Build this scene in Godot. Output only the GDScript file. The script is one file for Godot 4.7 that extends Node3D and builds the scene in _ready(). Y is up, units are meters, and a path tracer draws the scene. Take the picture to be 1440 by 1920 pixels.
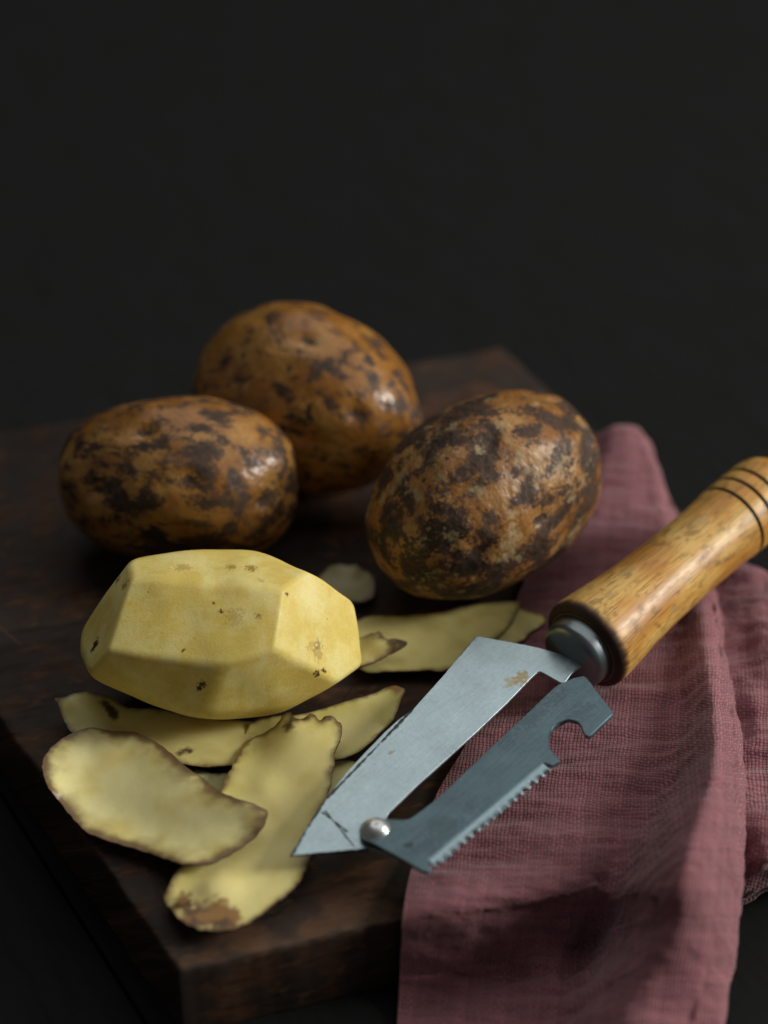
extends Node3D
# Still life: four potatoes, peelings, a folding peeler knife and a mauve linen cloth on a dark
# wooden board. Measures in millimetres in the lists, metres in the scene.

const MM := 0.001
var used := {}

# ---------------------------------------------------------------- helpers
func numbered(called: String) -> String:
	if not used.has(called):
		used[called] = 0
		return called
	used[called] += 1
	return "%s_%03d" % [called, used[called]]

func thing(called: String, label: String, category: String, at := Vector3.ZERO, group := "") -> Node3D:
	var o := Node3D.new()
	o.name = numbered(called)
	add_child(o, true)
	o.position = at
	o.set_meta("label", label)
	o.set_meta("category", category)
	if group:
		o.set_meta("group", group)
	return o

func part(called: String, mesh: Mesh, m: Material, parent: Node) -> MeshInstance3D:
	var o := MeshInstance3D.new()
	o.name = called
	o.mesh = mesh
	o.material_override = m
	o.cast_shadow = GeometryInstance3D.SHADOW_CASTING_SETTING_ON
	parent.add_child(o, true)
	return o

func v3(a: Array) -> PackedVector3Array:
	var out := PackedVector3Array()
	for p in a:
		out.append(Vector3(p[0], p[1], p[2]) * MM)
	return out

func v2(a: Array) -> PackedVector2Array:
	var out := PackedVector2Array()
	for p in a:
		out.append(Vector2(p[0], p[1]) * MM)
	return out

func noise(s: int, freq: float, octaves := 3, kind := FastNoiseLite.TYPE_SIMPLEX_SMOOTH) -> FastNoiseLite:
	var n := FastNoiseLite.new()
	n.seed = s
	n.frequency = freq
	n.noise_type = kind
	n.fractal_octaves = octaves
	n.fractal_type = FastNoiseLite.FRACTAL_FBM if octaves > 1 else FastNoiseLite.FRACTAL_NONE
	return n

# indexed mesh with smooth normals; triangles are listed clockwise seen from outside
func smooth_mesh(v: PackedVector3Array, idx: PackedInt32Array, uv := PackedVector2Array(), col := PackedColorArray(), weld := {}) -> ArrayMesh:
	var n := PackedVector3Array()
	n.resize(v.size())
	for t in range(0, idx.size(), 3):
		var a := idx[t]
		var b := idx[t + 1]
		var c := idx[t + 2]
		var f := (v[c] - v[a]).cross(v[b] - v[a])
		n[a] += f
		n[b] += f
		n[c] += f
	for k in weld:
		var s: Vector3 = n[k] + n[weld[k]]
		n[k] = s
		n[weld[k]] = s
	for i in n.size():
		n[i] = n[i].normalized() if n[i].length_squared() > 1e-30 else Vector3.UP
	var arr := []
	arr.resize(Mesh.ARRAY_MAX)
	arr[Mesh.ARRAY_VERTEX] = v
	arr[Mesh.ARRAY_NORMAL] = n
	arr[Mesh.ARRAY_INDEX] = idx
	if uv.size() == v.size():
		arr[Mesh.ARRAY_TEX_UV] = uv
	if col.size() == v.size():
		arr[Mesh.ARRAY_COLOR] = col
	var m := ArrayMesh.new()
	m.add_surface_from_arrays(Mesh.PRIMITIVE_TRIANGLES, arr)
	return m

func picture(w: int, h: int, bytes: PackedByteArray) -> ImageTexture:
	return ImageTexture.create_from_image(Image.create_from_data(w, h, false, Image.FORMAT_RGBA8, bytes))

func put(b: PackedByteArray, at: int, c: Color, rough: float) -> void:
	b[at] = clampi(int(c.r * 255.0), 0, 255)
	b[at + 1] = clampi(int(c.g * 255.0), 0, 255)
	b[at + 2] = clampi(int(c.b * 255.0), 0, 255)
	b[at + 3] = clampi(int(rough * 255.0), 0, 255)

func noise_map(s: int, freq: float, octaves := 4) -> NoiseTexture2D:
	var t := NoiseTexture2D.new()
	t.width = 512
	t.height = 512
	t.seamless = true
	t.noise = noise(s, freq, octaves)
	return t

# a material whose picture holds colour in rgb and roughness in alpha
func pictured(tex: Texture2D) -> StandardMaterial3D:
	var m := StandardMaterial3D.new()
	m.albedo_texture = tex
	m.roughness = 1.0
	m.roughness_texture = tex
	m.roughness_texture_channel = BaseMaterial3D.TEXTURE_CHANNEL_ALPHA
	return m

func bumped(m: StandardMaterial3D, t: Texture2D, cm: float, scale: float) -> void:
	m.heightmap_enabled = true
	m.heightmap_texture = t
	m.heightmap_scale = cm
	m.uv1_scale = Vector3.ONE * scale

# ---------------------------------------------------------------- potatoes
func round_body(at: Callable, nu: int, nv: int) -> ArrayMesh:
	var v := PackedVector3Array()
	var uv := PackedVector2Array()
	var idx := PackedInt32Array()
	var weld := {}
	for j in nv + 1:
		var th := PI * clampf(float(j) / nv, 0.0005, 0.9995)
		for i in nu + 1:
			v.append(at.call(direction(float(i) / nu, th)))
			uv.append(Vector2(float(i) / nu, float(j) / nv))
		weld[j * (nu + 1)] = j * (nu + 1) + nu
	for j in nv:
		for i in nu:
			var a := j * (nu + 1) + i
			var b := a + nu + 1
			idx.append_array(PackedInt32Array([a, a + 1, b, a + 1, b + 1, b]))
	return smooth_mesh(v, idx, uv, PackedColorArray(), weld)

func direction(u: float, th: float) -> Vector3:    # long axis x, the seam runs along the underside
	var ph := TAU * u
	return Vector3(-cos(th), -sin(th) * cos(ph), -sin(th) * sin(ph))

func raw_shape(d: Vector3, size: Vector3, egg: float, low: FastNoiseLite, fine: FastNoiseLite, flat: float, eyes: Array) -> Vector3:
	var w := 1.0 + egg * d.x
	# a slightly boxy ellipsoid: fuller shoulders than a sphere
	var q := Vector3(d.x * size.x, d.y * size.y * w, d.z * size.z * w)
	var boxy := pow(pow(absf(d.x), flat) + pow(Vector2(d.y, d.z).length(), flat), -1.0 / flat)
	q *= boxy
	q *= 1.0 + 0.055 * low.get_noise_3dv(d * 1.2) + 0.004 * fine.get_noise_3dv(d * 60.0)
	for e in eyes:      # shallow sunken eyes
		q *= 1.0 - 0.045 * exp(-(d - e).length_squared() / 0.010)
	return q * MM

func raw_skin(size: Vector3, s: int, look: Dictionary) -> ImageTexture:
	var w := 1024
	var h := 512
	var b := PackedByteArray()
	b.resize(w * h * 4)
	var tone := noise(s, 0.045, 3)
	var patch := noise(s + 1, look.patch_freq, 5)
	patch.domain_warp_enabled = true
	patch.domain_warp_amplitude = 6.0
	patch.domain_warp_frequency = 0.06
	var area := noise(s + 2, 0.028, 2)
	var grit := noise(s + 3, 0.55, 3)
	var dots := noise(s + 4, look.dot_freq, 1, FastNoiseLite.TYPE_CELLULAR)
	dots.cellular_jitter = 1.0
	var dust := noise(s + 5, 0.07, 4)
	var stretch: Vector3 = look.stretch
	for y in h:
		var th := PI * (y + 0.5) / h
		for x in w:
			var d := direction((x + 0.5) / w, th)
			var p := Vector3(d.x * size.x, d.y * size.y, d.z * size.z)
			var t := tone.get_noise_3dv(p)
			var g := grit.get_noise_3dv(p)
			var c: Color = look.skin.lerp(look.skin_deep, smoothstep(-0.35, 0.45, t))
			c = c.lerp(look.skin_pale, 0.5 * smoothstep(0.1, 0.6, -t + 0.4 * g))
			var ar := area.get_noise_3dv(p + Vector3(40, 0, 0))
			var k: float = patch.get_noise_3dv(p * stretch) + look.dirt + 0.35 * ar + look.grit * g
			var dirt := smoothstep(-look.edge, look.edge, k)
			c = c.lerp(look.smear, 0.75 * smoothstep(-0.3, 0.1, k))
			var near := dots.get_noise_3dv(p + 1.5 * Vector3(g, -g, g)) + 1.0    # 0 at a cell's heart
			var dot := smoothstep(0.26, 0.12, near) * smoothstep(-0.25, 0.15, area.get_noise_3dv(p * 1.7 - Vector3(9, 70, 3)))
			dirt = maxf(dirt, 0.85 * dot)
			for e in look.eyes:
				var off: Vector3 = (d - e) * Vector3(0.6, 1.0, 1.0)
				if off.length_squared() < 0.03:
					dirt = maxf(dirt, 0.9 * smoothstep(0.0035, 0.0008, off.length_squared() * (1.0 + 1.2 * g)))
			var dk: Color = look.dark.lerp(look.dark2, smoothstep(-0.3, 0.4, g + 0.5 * t))
			c = c.lerp(dk, dirt * 0.93)
			var du := smoothstep(0.22, 0.5, dust.get_noise_3dv(p + Vector3(0, 0, 55)) + 0.25 * g) * float(look.dust)
			c = c.lerp(Color(0.62, 0.55, 0.4), du)
			c *= 1.0 + 0.10 * g
			var rough := lerpf(float(look.shine) + 0.08 * g, 0.72, maxf(dirt * 0.9, du))
			put(b, (y * w + x) * 4, c, rough)
	return picture(w, h, b)

func raw_potato(called: String, label: String, at: Vector3, heading: float, tilt: float, roll: float, size: Vector3, egg: float, flat: float, s: int, look: Dictionary) -> void:
	var t := thing(called, label, "potato", Vector3(at.x, 0, at.z) * MM, "unpeeled potatoes at the back of the board")
	var low := noise(s + 20, 0.85, 2)
	var fine := noise(s + 21, 0.12, 3)
	var m := pictured(raw_skin(size, s, look))
	m.metallic_specular = 0.5
	m.normal_enabled = true
	m.normal_texture = skin_relief
	m.normal_scale = float(look.relief)
	m.uv1_scale = Vector3.ONE
	var o := part("skin", round_body(func(d): return raw_shape(d, size, egg, low, fine, flat, look.eyes), 220, 140), m, t)
	o.position = Vector3(0, at.y, 0) * MM
	o.rotation = Vector3(roll, heading, tilt)

var skin_relief: NoiseTexture2D

# ---------------------------------------------------------------- peeled potato
# Cut faces as planes (normal, distance in mm) round the middle, in axes tipped towards the viewer
var cuts: Array = []
var view_up: Basis

func peeled_at(d: Vector3, wob: FastNoiseLite, fine: FastNoiseLite) -> Vector3:
	var r := 200.0
	var k := 1.6
	for c in cuts:
		var q: float = c[0].dot(d)
		if q > 0.02:
			# each stroke of the knife left a slightly domed face, a sphere of large radius
			var big := 380.0
			var hub: float = q * (c[1] - big)
			var dist: float = hub + sqrt(maxf(0.0, hub * hub - (c[1] - big) * (c[1] - big) + big * big))
			var m := clampf(0.5 + 0.5 * (dist - r) / (k * float(c[2])), 0.0, 1.0)
			r = lerpf(dist, r, m) - k * float(c[2]) * m * (1.0 - m)
	r += 0.7 * wob.get_noise_3dv(d * r) + 0.018 * fine.get_noise_3dv(d * r)
	return d * r * 1.025

func peeled_potato() -> void:
	var at := Vector3(-50.3, 28.0, 98.5)
	var t := thing("peeled_potato", "peeled yellow potato with flat knife-cut facets, lying in front of the unpeeled ones", "potato", Vector3(at.x, 0, at.z) * MM)
	var wob := noise(501, 0.035, 2)
	var fine := noise(502, 0.9, 2)
	var stain := noise(503, 0.055, 4)
	var grain := noise(504, 0.8, 3)
	var fibre := noise(505, 0.12, 3)
	var specks := noise(506, 0.14, 1, FastNoiseLite.TYPE_CELLULAR)
	var w := 1024
	var h := 512
	var b := PackedByteArray()
	b.resize(w * h * 4)
	var marks: Array = []
	for q in [[-42.27, -2.85, 14.68, 2.20, 0.95], [-5.03, -13.75, 24.23, 2.00, 1.00], [-6.04, -15.10, 23.34, 1.40, 1.00], [-10.74, -3.52, 27.12, 0.90, 0.80], [0.67, 9.06, 26.49, 1.20, 0.90], [-2.01, 12.08, 25.24, 1.00, 0.70], [12.92, 7.55, 25.98, 1.60, 0.35], [5.03, 7.55, 26.82, 5.00, 0.20], [34.89, -13.42, 14.91, 1.50, 0.80], [37.74, -12.75, 13.22, 1.20, 0.90], [41.26, -2.68, 15.58, 1.80, 0.30], [36.90, -3.86, 18.49, 2.50, 0.25], [39.42, -6.71, 15.87, 3.00, 0.30], [10.40, 24.15, 12.91, 3.00, 0.55], [-13.42, 23.15, 13.85, 3.50, 0.30], [3.35, 24.66, 13.13, 3.00, 0.45], [13.42, 19.29, 18.85, 2.00, 0.20], [-29.35, 16.77, 15.25, 2.00, 0.60], [-34.39, 18.45, 8.53, 1.50, 0.70], [22.31, 14.59, 20.37, 0.80, 0.80]]:
		marks.append([Vector3(q[0], q[1], q[2]).normalized(), q[3], q[4]])
	for y in h:
		var th := PI * (y + 0.5) / h
		for x in w:
			var d := direction((x + 0.5) / w, th)
			var p := d * 32.0
			p.x = d.x * 46.0
			var s := stain.get_noise_3dv(p)
			var g := grain.get_noise_3dv(p)
			var f := fibre.get_noise_3d(p.x * 0.25, p.y * 2.2, p.z * 2.2)
			var c := Color(0.895, 0.82, 0.505).lerp(Color(0.865, 0.77, 0.405), smoothstep(-0.3, 0.4, s + 0.4 * f))
			c = c.lerp(Color(0.92, 0.885, 0.63), 0.4 * smoothstep(0.05, 0.5, -s + 0.3 * f))
			var near := specks.get_noise_3dv(p) + 1.0
			c = c.lerp(Color(0.38, 0.25, 0.10), 0.75 * smoothstep(0.05, 0.02, near) * smoothstep(0.0, 0.25, s + 0.1))
			for m in marks:
				var q: float = (d - m[0]).length() * 36.0 / m[1]
				if q < 2.0:
					q += 0.9 * g + 0.5 * f
					c = c.lerp(Color(0.46, 0.32, 0.13) if m[1] > 1.9 and m[2] < 0.8 else Color(0.24, 0.15, 0.07), float(m[2]) * smoothstep(1.0, 0.35, q))
			c *= 1.0 + 0.035 * g
			put(b, (y * w + x) * 4, c, 0.46 + 0.16 * g + 0.1 * s)
	var mat := pictured(picture(w, h, b))
	mat.metallic_specular = 0.35
	mat.normal_enabled = true
	mat.normal_texture = flesh_relief
	mat.normal_scale = 0.11
	mat.subsurf_scatter_enabled = true
	mat.subsurf_scatter_strength = 0.12
	var turn := view_up
	for f in [[0.000, 0.361, 0.933, 23.859, 1.600], [-0.813, 0.411, 0.412, 36.378, 0.450], [0.745, 0.149, 0.651, 28.951, 0.400], [0.050, 0.863, 0.502, 23.752, 1.000], [-0.120, -0.600, 0.791, 27.575, 1.300], [0.300, -0.659, 0.689, 25.450, 1.000], [0.000, -0.995, -0.103, 25.028, 4.000], [-0.352, -0.935, 0.050, 27.480, 3.000], [-0.863, -0.502, 0.050, 41.549, 2.000], [-0.990, 0.100, -0.100, 43.670, 1.000], [-0.755, 0.645, -0.119, 35.455, 1.000], [-0.120, 0.981, -0.150, 26.505, 1.200], [0.121, 0.985, -0.121, 26.684, 1.200], [0.418, 0.896, -0.149, 27.554, 0.800], [0.984, 0.170, -0.050, 44.904, 0.500], [0.459, -0.888, 0.000, 29.734, 1.200], [0.000, 0.196, -0.981, 29.136, 3.000], [0.597, 0.100, -0.796, 31.468, 3.000], [-0.597, 0.100, -0.796, 32.663, 3.000]]:
		cuts.append([Vector3(f[0], f[1], f[2]).normalized(), f[3], f[4]])
	var o := part("flesh", round_body(func(d): return peeled_at(d, wob, fine) * MM, 420, 280), mat, t)
	o.position = Vector3(0, at.y, 0) * MM
	o.basis = turn

var flesh_relief: NoiseTexture2D

# ---------------------------------------------------------------- peelings
func along(outline: PackedVector3Array, step: float) -> PackedVector3Array:
	var out := PackedVector3Array()
	var n := outline.size()
	for i in n:
		var a := outline[(i + n - 1) % n]
		var b := outline[i]
		var c := outline[(i + 1) % n]
		var d := outline[(i + 2) % n]
		var k := maxi(1, int(round(b.distance_to(c) / step)))
		for j in k:
			out.append(b.cubic_interpolate(c, a, d, float(j) / k))
	return out

func peeling(called: String, label: String, outline_mm: Array, inner_mm: Array, look: Dictionary, s: int) -> void:
	var coarse := v3(outline_mm)
	var guide := along(coarse, 0.004)
	guide.append_array(v3(inner_mm))
	var rim := along(coarse, 0.0008)
	var centre := Vector3.ZERO
	for p in rim:
		centre += p / rim.size()
	var base := Vector3(centre.x, 0, centre.z)
	var rag := noise(s, 0.22, 3)
	var tone := noise(s + 1, 0.06, 3)
	var fine := noise(s + 2, 0.7, 3)
	var wave := noise(s + 3, 0.07, 2)
	var rough: float = look.get("ragged", 0.5)
	var flat := PackedVector2Array()
	for i in rim.size():
		var p := rim[i] - base
		var out := Vector2(rim[i].x - centre.x, rim[i].z - centre.z).normalized()
		var k := rag.get_noise_2d(p.x * 1000.0, p.z * 1000.0) * rough
		flat.append(Vector2(p.x, p.z) + out * k * MM)
	var rim_count := flat.size()
	var box := Rect2(flat[0], Vector2.ZERO)
	for q in flat:
		box = box.expand(q)
	var rng := RandomNumberGenerator.new()
	rng.seed = s
	var step := 0.0011
	var pts := flat.duplicate()
	var gap := PackedFloat32Array()
	gap.resize(rim_count)
	var y := box.position.y
	while y < box.end.y:
		var x := box.position.x
		while x < box.end.x:
			var q := Vector2(x, y) + Vector2(rng.randf_range(-0.25, 0.25), rng.randf_range(-0.25, 0.25)) * step
			if Geometry2D.is_point_in_polygon(q, flat):
				var best := 1.0
				for i in range(0, rim_count):
					best = minf(best, q.distance_squared_to(flat[i]))
				if best > 0.0007 * 0.0007:
					pts.append(q)
					gap.append(sqrt(best))
			x += step
		y += step
	var faces := Geometry2D.triangulate_delaunay(pts)
	var idx := PackedInt32Array()
	for t in range(0, faces.size(), 3):
		var m := (pts[faces[t]] + pts[faces[t + 1]] + pts[faces[t + 2]]) / 3.0
		var a := faces[t]
		var b := faces[t + 1]
		var c := faces[t + 2]
		if a < rim_count and b < rim_count and c < rim_count and not Geometry2D.is_point_in_polygon(m, flat):
			continue
		if (pts[b] - pts[a]).cross(pts[c] - pts[a]) < 0.0:    # clockwise seen from above (x right, z towards the viewer)
			var e := b
			b = c
			c = e
		idx.append_array(PackedInt32Array([a, b, c]))
	var bowl: float = look.get("bowl", 1.5)
	var thick: float = look.get("thick", 1.7)
	var rim_width: float = look.get("rim", 1.9)
	var top := PackedVector3Array()
	var low := PackedVector3Array()
	var col := PackedColorArray()
	var flesh: Color = look.get("flesh", Color(0.75, 0.62, 0.20))
	var pale: Color = look.get("pale", Color(0.80, 0.69, 0.28))
	var brown: Color = look.get("brown", Color(0.16, 0.085, 0.04))
	var spots: PackedVector3Array = v3(look.get("spots", []))
	for i in pts.size():
		var q := pts[i]
		var sum := 0.0
		var hh := 0.0
		for g in guide:
			var dx := g.x - base.x - q.x
			var dz := g.z - base.z - q.y
			var wt := 1.0 / pow(dx * dx + dz * dz + 4e-6, 1.6)
			sum += wt
			hh += wt * g.y
		hh /= sum
		var d := gap[i] * 1000.0
		var mm := q * 1000.0
		hh -= bowl * MM * (1.0 - exp(-d * d / 60.0))
		hh += 0.1 * MM * wave.get_noise_2d(mm.x, mm.y) * minf(d * 0.4, 1.0)
		hh += 0.025 * MM * fine.get_noise_2d(mm.x, mm.y)
		hh = maxf(hh, thick * MM + 0.0004)
		top.append(Vector3(q.x, hh, q.y))
		var th := thick * (0.35 + 0.65 * (1.0 - exp(-d * 0.8)))
		low.append(Vector3(q.x, hh - th * MM, q.y))
		var n1 := tone.get_noise_2d(mm.x, mm.y)
		var n2 := fine.get_noise_2d(mm.x, mm.y)
		var c := flesh.lerp(pale, smoothstep(-0.5, 0.6, n1 + 0.04 * d))
		c = c.lerp(Color(0.56, 0.43, 0.15), 0.14 * smoothstep(0.1, 0.6, -n1 + 0.3 * n2))
		var reach := rim_width * (1.0 + 1.1 * rag.get_noise_2d(mm.x * 0.45 + 30.0, mm.y * 0.45) + 0.25 * n2)
		reach = maxf(reach, 0.25)
		c = c.lerp(brown.lerp(flesh, 0.45), 0.6 * smoothstep(reach * 2.6, reach * 0.6, d))
		c = c.lerp(brown, 0.92 * smoothstep(reach * 1.1, reach * 0.3, d))
		for sp in spots:      # (x, radius, z) of a dark spot or of a patch of skin left on
			var away := Vector2(sp.x - base.x - q.x, sp.z - base.z - q.y).length() / sp.y + 0.35 * n2 + 0.5 * n1
			if sp.y > 0.0028:
				c = c.lerp(Color(0.30, 0.155, 0.045).lerp(Color(0.10, 0.055, 0.03), smoothstep(0.0, 0.4, n1 + 0.5 * n2)), smoothstep(1.05, 0.8, away))
			else:
				c = c.lerp(Color(0.09, 0.05, 0.025), 0.9 * smoothstep(1.1, 0.6, away))
		c *= 1.0 + 0.05 * n2
		col.append(c)
	var under := PackedInt32Array()
	for t in range(0, idx.size(), 3):
		under.append_array(PackedInt32Array([idx[t], idx[t + 2], idx[t + 1]]))
	var both := low.duplicate()
	var edge := both.size()
	for i in rim_count:
		both.append(top[i])
	for i in rim_count:
		both.append(low[i])
	var area := 0.0
	for i in rim_count:
		area += flat[i].cross(flat[(i + 1) % rim_count])
	for i in rim_count:
		var j := (i + 1) % rim_count
		var a := edge + i
		var b := edge + j
		var c := edge + rim_count + i
		var d := edge + rim_count + j
		if area < 0.0:
			under.append_array(PackedInt32Array([a, b, c, b, d, c]))
		else:
			under.append_array(PackedInt32Array([a, c, b, b, c, d]))
	var o := thing(called, label, "potato peel", base, "potato peelings on the board")
	part("flesh", smooth_mesh(top, idx, PackedVector2Array(), col), flesh_mat, o)
	part("skin", smooth_mesh(both, under), skin_mat, o)

var flesh_mat: StandardMaterial3D
var skin_mat: StandardMaterial3D

# ---------------------------------------------------------------- lathe and plates for the knife
func lathe(profile: Array, seg: int) -> ArrayMesh:       # [radius, along] in mm, turned about x
	var v := PackedVector3Array()
	var uv := PackedVector2Array()
	var idx := PackedInt32Array()
	var weld := {}
	var n := profile.size()
	for j in n:
		for i in seg + 1:
			var a := TAU * i / seg
			v.append(Vector3(profile[j][1], profile[j][0] * cos(a), profile[j][0] * sin(a)) * MM)
			uv.append(Vector2(float(i) / seg, float(profile[j][1]) / 115.0))
		weld[j * (seg + 1)] = j * (seg + 1) + seg
	for j in n - 1:
		for i in seg:
			var a := j * (seg + 1) + i
			var b := a + seg + 1
			idx.append_array(PackedInt32Array([a, b, a + 1, a + 1, b, b + 1]))
	return smooth_mesh(v, idx, uv, PackedColorArray(), weld)

# a flat plate: outline in mm in the plate's own plane (x along, y across), bevelled edges
func plate(outline_mm: Array, thick: float, bevel: float) -> ArrayMesh:
	var p := v2(outline_mm)
	if Geometry2D.is_polygon_clockwise(p):
		p.reverse()
	var n := p.size()
	var inn := PackedVector2Array()
	for i in n:
		var a := (p[i] - p[(i + n - 1) % n]).normalized()
		var b := (p[(i + 1) % n] - p[i]).normalized()
		var m := (Vector2(-a.y, a.x) + Vector2(-b.y, b.x))
		m = m.normalized() / maxf(0.55, sqrt(maxf(0.0, 0.5 + 0.5 * a.dot(b))))
		inn.append(p[i] + m * bevel * MM)
	var tris := Geometry2D.triangulate_polygon(inn)
	var st := SurfaceTool.new()
	st.begin(Mesh.PRIMITIVE_TRIANGLES)
	st.set_smooth_group(-1)
	var h := thick * MM * 0.5
	var bv := bevel * MM * 0.7
	for t in range(0, tris.size(), 3):
		var q := [inn[tris[t]], inn[tris[t + 1]], inn[tris[t + 2]]]
		if (q[1] - q[0]).cross(q[2] - q[0]) > 0.0:
			q = [q[0], q[2], q[1]]
		corner(st, q[0], h)
		corner(st, q[1], h)
		corner(st, q[2], h)
		corner(st, q[0], -h)
		corner(st, q[2], -h)
		corner(st, q[1], -h)
	for i in n:
		var j := (i + 1) % n
		for band in [[inn[i], inn[j], h, p[i], p[j], h - bv], [p[i], p[j], h - bv, p[i], p[j], -h + bv], [p[i], p[j], -h + bv, inn[i], inn[j], -h]]:
			corner(st, band[0], band[2])
			corner(st, band[1], band[2])
			corner(st, band[3], band[5])
			corner(st, band[1], band[2])
			corner(st, band[4], band[5])
			corner(st, band[3], band[5])
	st.generate_normals()
	return st.commit()

func corner(st: SurfaceTool, q: Vector2, h: float) -> void:
	st.set_uv(Vector2(q.x / 0.16 + 0.1, q.y / 0.08 + 0.5))
	st.add_vertex(Vector3(q.x, q.y, h))

func steel(s: int, base: Color, spread: float, stains: Array, scratch: float, edge_line: Array) -> StandardMaterial3D:
	var w := 1024
	var h := 512
	var b := PackedByteArray()
	b.resize(w * h * 4)
	var brush := noise(s, 0.11, 4)
	var cloudy := noise(s + 1, 0.07, 4)
	var spot := noise(s + 2, 0.5, 3)
	var pits := noise(s + 3, 0.35, 1, FastNoiseLite.TYPE_CELLULAR)
	for y in h:
		for x in w:
			var mx := (float(x) / w - 0.1) * 160.0
			var my := (float(y) / h - 0.5) * 80.0
			var br := brush.get_noise_2d(mx * 0.5, my * 18.0)
			var cl := cloudy.get_noise_2d(mx, my)
			var sp := spot.get_noise_2d(mx, my)
			var c := base * (1.0 + spread * cl + scratch * br + 0.05 * sp)
			var rough := 0.40 + 0.12 * cl + 0.10 * br
			var pit := smoothstep(0.06, 0.02, pits.get_noise_2d(mx, my) + 1.0) * smoothstep(0.15, 0.4, cl)
			c = c.lerp(Color(0.16, 0.15, 0.14), 0.6 * pit)
			for q in stains:
				var away := Vector2((mx - q[0]) / q[2], (my - q[1]) / q[3]).length() + 0.8 * sp + 0.6 * cl
				c = c.lerp(q[4], float(q[5]) * smoothstep(1.0, 0.45, away))
			for e in edge_line:                 # dark oxide creeping in from a worn edge
				var a := Vector2(e[0], e[1])
				var dir := Vector2(e[2], e[3]) - a
				var k := clampf((Vector2(mx, my) - a).dot(dir) / dir.length_squared(), 0.0, 1.0)
				var away := (Vector2(mx, my) - a - dir * k).length()
				var reach: float = e[4] * (0.8 + 0.7 * spot.get_noise_2d(mx * 0.7 + 50.0, my * 0.7) + 0.7 * cl)
				reach = maxf(reach, 0.05)
				var hit := smoothstep(reach, reach * 0.3, away)
				c = c.lerp(Color(0.16, 0.17, 0.18), 0.8 * hit)
				rough += 0.2 * hit
			put(b, (y * w + x) * 4, c, rough)
	var m := pictured(picture(w, h, b))
	m.metallic = 0.9
	return m

func wood_handle() -> StandardMaterial3D:
	var w := 512
	var h := 1024
	var b := PackedByteArray()
	b.resize(w * h * 4)
	var tone := noise(301, 0.06, 4)
	var grain := noise(302, 0.22, 4)
	var scuff := noise(303, 0.25, 4)
	var pore := noise(304, 0.6, 2)
	for y in h:
		var mx := 115.0 * (y + 0.5) / h
		for x in w:
			var a := TAU * (x + 0.5) / w
			var p := Vector3(mx, 15.0 * cos(a), 15.0 * sin(a))
			var t := tone.get_noise_3d(p.x * 0.5, p.y, p.z)
			var g := grain.get_noise_3d(p.x * 0.14, p.y * 1.6, p.z * 1.6)
			var sc := scuff.get_noise_3d(p.x * 0.55, p.y, p.z)
			var fibre := grain.get_noise_3d(p.x * 0.05, p.y * 3.6, p.z * 3.6)
			var c := Color(0.78, 0.565, 0.25).lerp(Color(0.84, 0.68, 0.38), smoothstep(-0.3, 0.35, t + 0.3 * fibre))
			c = c.lerp(Color(0.60, 0.39, 0.15), 0.4 * smoothstep(-0.1, 0.5, 0.5 * g - 0.8 * t))
			c *= 1.0 + 0.09 * fibre
			c = c.lerp(Color(0.36, 0.24, 0.12), 0.4 * smoothstep(0.1, 0.6, sc + 0.2 * fibre))
			c = c.lerp(Color(0.45, 0.42, 0.38), 0.22 * smoothstep(0.2, 0.5, tone.get_noise_3d(p.x * 1.3, p.y * 2.0 + 40.0, p.z * 2.0)))
			var pr := pore.get_noise_3d(p.x * 0.12, p.y * 2.6, p.z * 2.6)
			c = c.lerp(Color(0.30, 0.19, 0.08), 0.45 * smoothstep(0.3, 0.6, pr))
			var burnt := smoothstep(4.6, 1.2, mx + 1.0 * sc + 0.6 * g)
			c = c.lerp(Color(0.16, 0.085, 0.05), 0.95 * burnt)
			for ring in [76.5, 83.0, 89.0]:
				c = c.lerp(Color(0.17, 0.10, 0.05), 0.9 * smoothstep(0.95, 0.5, absf(mx - ring)))
			put(b, (y * w + x) * 4, c, 0.42 + 0.12 * sc + 0.2 * burnt + 0.08 * g)
	var m := pictured(picture(w, h, b))
	m.metallic_specular = 0.5
	return m

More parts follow.
